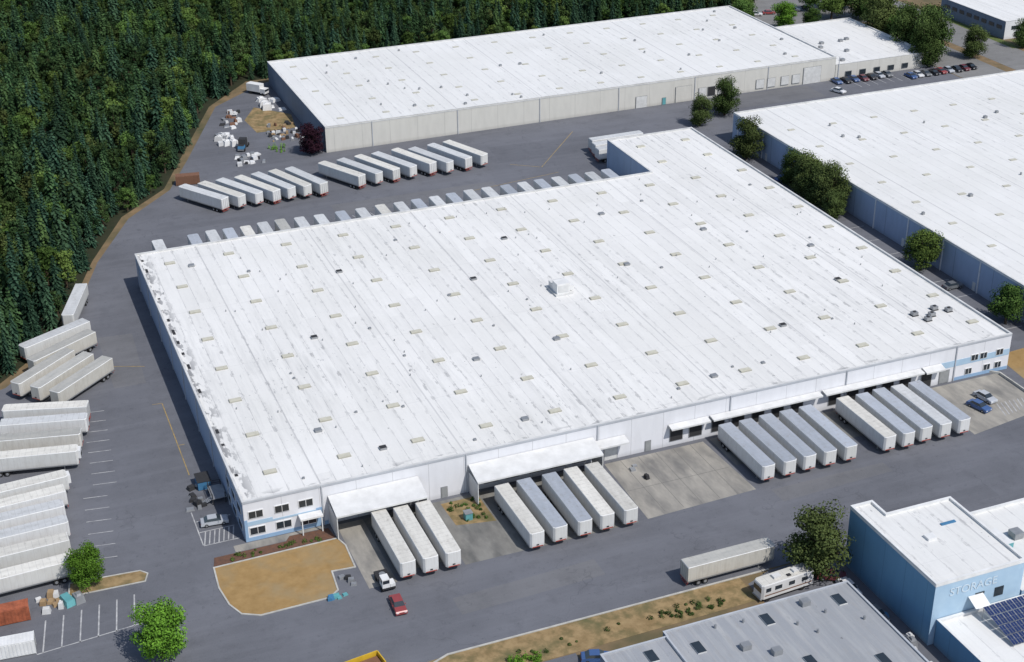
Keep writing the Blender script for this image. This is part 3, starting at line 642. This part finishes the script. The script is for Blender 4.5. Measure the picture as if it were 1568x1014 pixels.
junk('equipment_pile',cloud(-6.2,18.5,1.5,4,10,['dark','steel','dark'],12,.3,.9,1.3),10)
junk('equipment_pile',cloud(78.5,-6.5,1.2,3,4,['steel','dark','steel'],13,.3,.7,1.0),11)
junk('equipment_pile',cloud(96,-70,1.6,12,14,['steel','blueobj','cap','dark'],14,.3,1.1,1.4),12)
sheet('dirt_patch',[(55,226),(68,226),(70,240),(60,252),(54,240)],0.04,'verge')
def box_truck(cab='wtrim',body='wtrim'):
    b=B(); b.box(-1.3,-1.5,1.1,1.3,4.2,3.7,body); b.box(-1.2,-3.6,0.7,1.2,-1.6,2.4,cab); b.box(-1.1,-3.64,1.5,1.1,-3.603,2.2,'glass'); b.box(-0.6,-3.5,0.5,0.6,4.1,0.69,'dark')
    for y in (-2.7,2.8):
        for s in (-1,1): b.tube((s*0.85,y,0.5),(s*1.25,y,0.5),0.5,0.5,'tyre',12)
    return b
box_truck().obj('box_truck',None,(65,266,0.02),R_(40))
def truck_cab():
    b=B(); b.box(-0.5,-3.2,0.6,0.5,3.8,0.95,'dark'); b.frustum([(-1.25,-1.4),(1.25,-1.4),(1.25,1.3),(-1.25,1.3)],[(-1.1,-1.0),(1.1,-1.0),(1.15,1.3),(-1.15,1.3)],0.96,3.4,'dark','dark')
    b.frustum([(-1.0,-3.3),(1.0,-3.3),(1.1,-1.42),(-1.1,-1.42)],[(-0.9,-3.1),(0.9,-3.1),(1.05,-1.42),(-1.05,-1.42)],0.96,1.9,'blueobj','dark')
    b.box(-1.0,-3.4,0.5,1.0,-3.31,0.9,'steel'); b.tube((0,2.6,0.96),(0,2.6,1.15),0.6,0.6,'steel',10)
    for y in (-2.5,1.9,3.1):
        for s in (-1,1): b.tube((s*0.75,y,0.52),(s*1.25,y,0.52),0.52,0.52,'tyre',12)
    for s in (-1,1): b.tube((s*1.2,1.5,0.9),(s*1.2,1.5,3.7),0.08,0.08,'steel',6)
    return b
truck_cab().obj('truck_cab',None,(47.5,213,0.02),R_(-25))
# ------------------------------------------------------------------ trees
def conifer(name,H,Rr,seed,mat,n=950):
    rr=random.Random(seed); b=B(); b.tone=[]
    b.tube((0,0,0),(0,0,H*0.95),0.035*H*0.6,0.03,'bark',6,False); b.tone+=[0]*6
    lobes=[(rr.uniform(0,6.28),rr.uniform(0.1,0.9),rr.uniform(-.22,.28)) for _ in range(10)]
    tiers=int(H/0.75); k=b.mi(mat)
    per=max(5,n//tiers//5)
    for t in range(tiers):
        h=H*(0.12+0.88*(t/tiers)); prof=(1-(h/H-0.12)/0.88)
        rad=Rr*(prof**0.8)*rr.uniform(0.78,1.12)+0.12
        nb=max(4,int(per*(0.5+prof))); a0=rr.uniform(0,6.28)
        for q in range(nb):
            a=a0+6.283*q/nb+rr.uniform(-.25,.25); rl=rad*rr.uniform(0.72,1.12)
            for (la,lh,ls) in lobes:
                if abs(lh-h/H)<0.15 and math.cos(a-la)>0.6: rl*=1+ls
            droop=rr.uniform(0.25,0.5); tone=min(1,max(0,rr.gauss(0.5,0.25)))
            steps=max(2,int(rl/0.55)+1)
            for s in range(steps):
                f0=(s+0.15)/steps; r0=rl*f0; r1=min(rl,rl*(s+1.35)/steps)
                z0=h-droop*r0*0.8+rr.uniform(-.1,.1); z1=h-droop*r1-0.1
                wd=0.24+0.34*rl*0.4*(1.1-f0)+rr.uniform(0,.14)
                ca,sa=math.cos(a),math.sin(a); px,py=-sa*wd,ca*wd; tw=rr.uniform(-.25,.25)
                i=len(b.v); b.v+=[(ca*r0-px,sa*r0-py,z0-tw),(ca*r1-px*.25,sa*r1-py*.25,z1-0.05),(ca*r1+px*.35,sa*r1+py*.35,z1),(ca*r0+px,sa*r0+py,z0+tw)]
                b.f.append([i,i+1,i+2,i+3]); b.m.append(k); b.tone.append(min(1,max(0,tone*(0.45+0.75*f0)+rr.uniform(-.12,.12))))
    return b.mesh(name)
def broadleaf(name,H,Rr,seed,mat,nl=1500,clumps=18,leaf=0.34,low=0.22):
    rr=random.Random(seed); b=B(); b.tone=[]
    def tb(p,q,r0,r1):
        b.tube(p,q,r0,r1,'bark',6,False); b.tone.extend([0]*6)
    tb((0,0,0),(0.1,0.05,H*0.45),0.03*H,0.018*H)
    k=b.mi(mat); C=[]
    for c in range(clumps):
        z=rr.uniform(low,0.86); env=math.sqrt(max(0.05,1-((z-0.52)/0.5)**2)); a=rr.uniform(0,6.28); r=Rr*env*math.sqrt(rr.uniform(0.05,1))*0.78
        cr=Rr*rr.uniform(0.26,0.46); C.append((r*math.cos(a),r*math.sin(a),z*H,cr,rr.uniform(0.15,0.9)))
    C.append((0,0,H*0.86,Rr*0.36,0.6)); C.append((0,0,H*0.5,Rr*0.6,0.4)); C.append((0,0,H*0.68,Rr*0.5,0.5))
    for (x,y,z,cr,t) in C: tb((0.05,0,H*rr.uniform(.25,.42)),(x,y,z),0.011*H,0.004*H)
    for (x,y,z,cr,t) in C:
        for q in range(nl//len(C)):
            u=rr.uniform(-1,1); a=rr.uniform(0,6.28); s=math.sqrt(1-u*u); rad=cr*rr.uniform(0.55,1.12)
            d=Vector((s*math.cos(a),s*math.sin(a),u*0.8)); P=Vector((x,y,z))+d*rad
            nrm=(d+Vector((rr.uniform(-.8,.8),rr.uniform(-.8,.8),rr.uniform(-.3,.9)))).normalized(); e=nrm.orthogonal().normalized(); g=nrm.cross(e)
            w=rr.uniform(0,6.28); e,g=e*math.cos(w)+g*math.sin(w),g*math.cos(w)-e*math.sin(w); L=leaf*rr.uniform(.6,1.4)
            i=len(b.v); b.v+=[tuple(P-e*L),tuple(P-g*L*.7),tuple(P+e*L),tuple(P+g*L*.6)]
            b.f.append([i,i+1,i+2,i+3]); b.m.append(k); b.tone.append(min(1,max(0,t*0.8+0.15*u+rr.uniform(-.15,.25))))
    return b.mesh(name)
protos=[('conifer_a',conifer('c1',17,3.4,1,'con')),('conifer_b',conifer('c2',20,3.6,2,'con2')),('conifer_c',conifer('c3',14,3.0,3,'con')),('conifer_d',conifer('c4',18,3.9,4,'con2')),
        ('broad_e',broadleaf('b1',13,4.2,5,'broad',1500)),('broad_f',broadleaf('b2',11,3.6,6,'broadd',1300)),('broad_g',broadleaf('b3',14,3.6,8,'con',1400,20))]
col=bpy.data.collections.new('forest_tree_kinds')
for n,me in protos: col.objects.link(bpy.data.objects.new(n,me))
def inside(x,y,P):
    c=False; n=len(P); j=n-1
    for i in range(n):
        if (P[i][1]>y)!=(P[j][1]>y) and x<(P[j][0]-P[i][0])*(y-P[i][1])/(P[j][1]-P[i][1])+P[i][0]: c=not c
        j=i
    return c
def edge_dist(x,y,P):
    m=1e9
    for (ax,ay),(bx,by) in zip(P[:-1],P[1:]):
        t=max(0,min(1,((x-ax)*(bx-ax)+(y-ay)*(by-ay))/((bx-ax)**2+(by-ay)**2))); m=min(m,math.hypot(x-ax-t*(bx-ax),y-ay-t*(by-ay)))
    return m
FP=FE+[(300,330),(320,500),(-130,500)]
rr=random.Random(11); pts=[];rots=[];scs=[];ids=[]
sp=4.4; y=60
while y<500:
    x=-130
    while x<320:
        px=x+rr.uniform(-1.9,1.9); py=y+rr.uniform(-1.9,1.9)
        if inside(px,py,FP):
            d=edge_dist(px,py,FE)
            if d>0.6:
                pts.append((px,py,-0.3)); rots.append(rr.uniform(0,6.28)); q=rr.random()
                n2=math.sin(px*0.045+1.3)*math.sin(py*0.038+0.5)
                if d<7: pr=[4,5,6,2,4,0][rr.randrange(6)]; s=rr.uniform(.5,.9)
                else:
                    pb=0.11+0.24*max(0,n2)+(0.25 if d<25 else 0)
                    pr=rr.choice([4,5,6,4]) if q<pb else rr.choice([0,1,2,3,3,1])
                    s=rr.uniform(.66,1.18)
                if py>283 and px>60: s*=0.85
                ids.append(pr); scs.append(s)
        x+=sp
    y+=sp
me=bpy.data.meshes.new('forest'); me.from_pydata(pts,[],[])
for nm,ty,dat in (('rotz','FLOAT',rots),('scl','FLOAT',scs),('pick','INT',ids)):
    a=me.attributes.new(nm,ty,'POINT'); a.data.foreach_set('value',dat)
fo=put(me,'forest')
ng=bpy.data.node_groups.new('forest_scatter','GeometryNodeTree'); ng.interface.new_socket('Geometry',in_out='INPUT',socket_type='NodeSocketGeometry'); ng.interface.new_socket('Geometry',in_out='OUTPUT',socket_type='NodeSocketGeometry')
gi=ng.nodes.new('NodeGroupInput'); go=ng.nodes.new('NodeGroupOutput'); ip=ng.nodes.new('GeometryNodeInstanceOnPoints'); ci=ng.nodes.new('GeometryNodeCollectionInfo')
ci.inputs['Collection'].default_value=col; ci.inputs['Separate Children'].default_value=True; ci.inputs['Reset Children'].default_value=True
def na(n,t):
    x=ng.nodes.new('GeometryNodeInputNamedAttribute'); x.data_type=t; x.inputs[0].default_value=n
    return [o for o in x.outputs if o.enabled and o.name=='Attribute'][0]
cx=ng.nodes.new('ShaderNodeCombineXYZ'); ng.links.new(na('rotz','FLOAT'),cx.inputs[2])
ng.links.new(gi.outputs[0],ip.inputs['Points']); ng.links.new(ci.outputs[0],ip.inputs['Instance']); ip.inputs['Pick Instance'].default_value=True
ng.links.new(na('pick','INT'),ip.inputs['Instance Index']); ng.links.new(cx.outputs[0],ip.inputs['Rotation']); ng.links.new(na('scl','FLOAT'),ip.inputs['Scale'])
ng.links.new(ip.outputs[0],go.inputs[0]); md=fo.modifiers.new('scatter','NODES'); md.node_group=ng
T1=broadleaf('tree1',11,4.4,21,'bright',11000,46,0.19,0.2); T2=broadleaf('tree2',13,4.8,22,'broadd',12000,54,0.2,0.12); T3=broadleaf('tree3',9,3.8,23,'broad',9000,40,0.18,0.18); T4=broadleaf('tree4',9,4.0,24,'purple',7000,36,0.19,0.08)
random.seed(5)
def tree(x,y,me,s,n='deciduous_tree',r=None): put(me,n,(x,y,0),r if r is not None else random.uniform(0,6),None,s)
tree(-29.3,-2.4,T1,0.8); tree(-20.4,-27.5,T1,1.05,r=1.0); tree(92.8,-49.5,T2,(1.25,1.25,1.15))
tree(203,180.5,T2,1.05); tree(190.5,174.5,T2,0.85); tree(188.6,141,T2,1.1); tree(189.6,109,T2,1.05);tree(188.6,102,T2,1.0); tree(189.5,95.5,T2,1.15); tree(190,117,T2,0.9); tree(187,90,T2,0.7)
tree(188.6,52,T3,1.3); tree(189,18.5,T3,1.15); tree(66.3,199.8,T4,1.15,'purple_leaf_tree')
for x,y,s,m in ((297,200,1.3,T2),(303,206,1.6,T2),(301,217,1.5,T2),(306,227,1.6,T3),(304,238,1.7,T2),(309,248,1.6,T3),(319,201,1.0,T2),(312,262,1.5,T2),(301,268,1.5,T3),(262,272,1.3,T3),(268,282,1.3,T3),(314,280,1.5,T2),(345,205,.9,T2),(352,196,.8,T3),(300,283,1.3,T3),(310,216,1.4,T2),(275,262,1.1,T1),(285,258,1.0,T3)): tree(x,y,m,s)
def shrub(name,cx,cy,rx,ry,n,mat,seed,h=0.7):
    rr=random.Random(seed); b=B(); b.tone=[]; k=b.mi(mat)
    for c in range(n):
        x=cx+rr.uniform(-rx,rx); y=cy+rr.uniform(-ry,ry); s=rr.uniform(.2,.6); t=rr.random()
        for q in range(40):
            d=Vector((rr.gauss(0,1),rr.gauss(0,1),abs(rr.gauss(0,1)))).normalized()*rr.uniform(.5,1.2); P=Vector((x,y,0.1))+Vector((d.x*s,d.y*s,d.z*s*h*1.6)); e=d.orthogonal().normalized(); g=d.cross(e).normalized(); L=.13
            i=len(b.v); b.v+=[tuple(P-e*L),tuple(P-g*L),tuple(P+e*L),tuple(P+g*L)]; b.f.append([i,i+1,i+2,i+3]); b.m.append(k); b.tone.append(min(1,t*.6+rr.random()*.4))
    return b.obj(name)
shrub('shrub_bed',4,-4,9,0.9,18,'broad',1); shrub('weeds',42,-6,3.5,4,26,'broad',2); shrub('weeds',50,-50,24,1.8,14,'broadd',3,.5); shrub('weeds',68,-50,6,1.6,26,'broadd',4,.7)
shrub('weeds',35,-51.5,3,1.2,26,'bright',5,1.4); shrub('bush',58,207,3,3,14,'bright',6,2)
b=B(); b.box(40.5,-9.5,0.05,41.9,-8.1,1.6,'teal'); b.box(40.4,-9.6,1.603,42,-8.0,1.68,'steel'); b.obj('transformer_box')
# ------------------------------------------------------------------ light, camera
sd=Vector((math.sin(R_(26))*math.cos(R_(53)),-math.cos(R_(26))*math.cos(R_(53)),math.sin(R_(53))))
su=bpy.data.lights.new('sun','SUN'); su.energy=3.5; su.angle=R_(0.55); su.color=(1,0.965,0.92)
so=bpy.data.objects.new('sun',su); S.collection.objects.link(so); so.rotation_euler=(-sd).to_track_quat('-Z','Y').to_euler(); so.location=(0,0,200)
w=bpy.data.worlds.new('World'); S.world=w; w.use_nodes=True; nt=w.node_tree
sk=nt.nodes.new('ShaderNodeTexSky'); sk.sky_type='NISHITA'; sk.sun_disc=False; sk.sun_elevation=R_(53); sk.sun_rotation=R_(154)
nt.links.new(sk.outputs[0],nt.nodes['Background'].inputs[0]); nt.nodes['Background'].inputs[1].default_value=0.12
yaw,pt,rl=0.3774,-0.4727,-0.0116
f=Vector((math.sin(yaw)*math.cos(pt),math.cos(yaw)*math.cos(pt),math.sin(pt))); rt=Vector((math.cos(yaw),-math.sin(yaw),0)); up=rt.cross(f)
Rv=rt*math.cos(rl)+up*math.sin(rl); Uv=-rt*math.sin(rl)+up*math.cos(rl)
cd=bpy.data.cameras.new('camera'); cd.sensor_width=36; cd.lens=2263.58/1568*36; cd.clip_end=9000; cd.clip_start=1
co=bpy.data.objects.new('camera',cd); S.collection.objects.link(co)
mm=Matrix((Rv,Uv,-f)).transposed().to_4x4(); mm.translation=Vector((-37.73,-231.92,161.39)); co.matrix_world=mm
S.camera=co
S.view_settings.view_transform='Standard'; S.view_settings.look='None'; S.view_settings.exposure=0
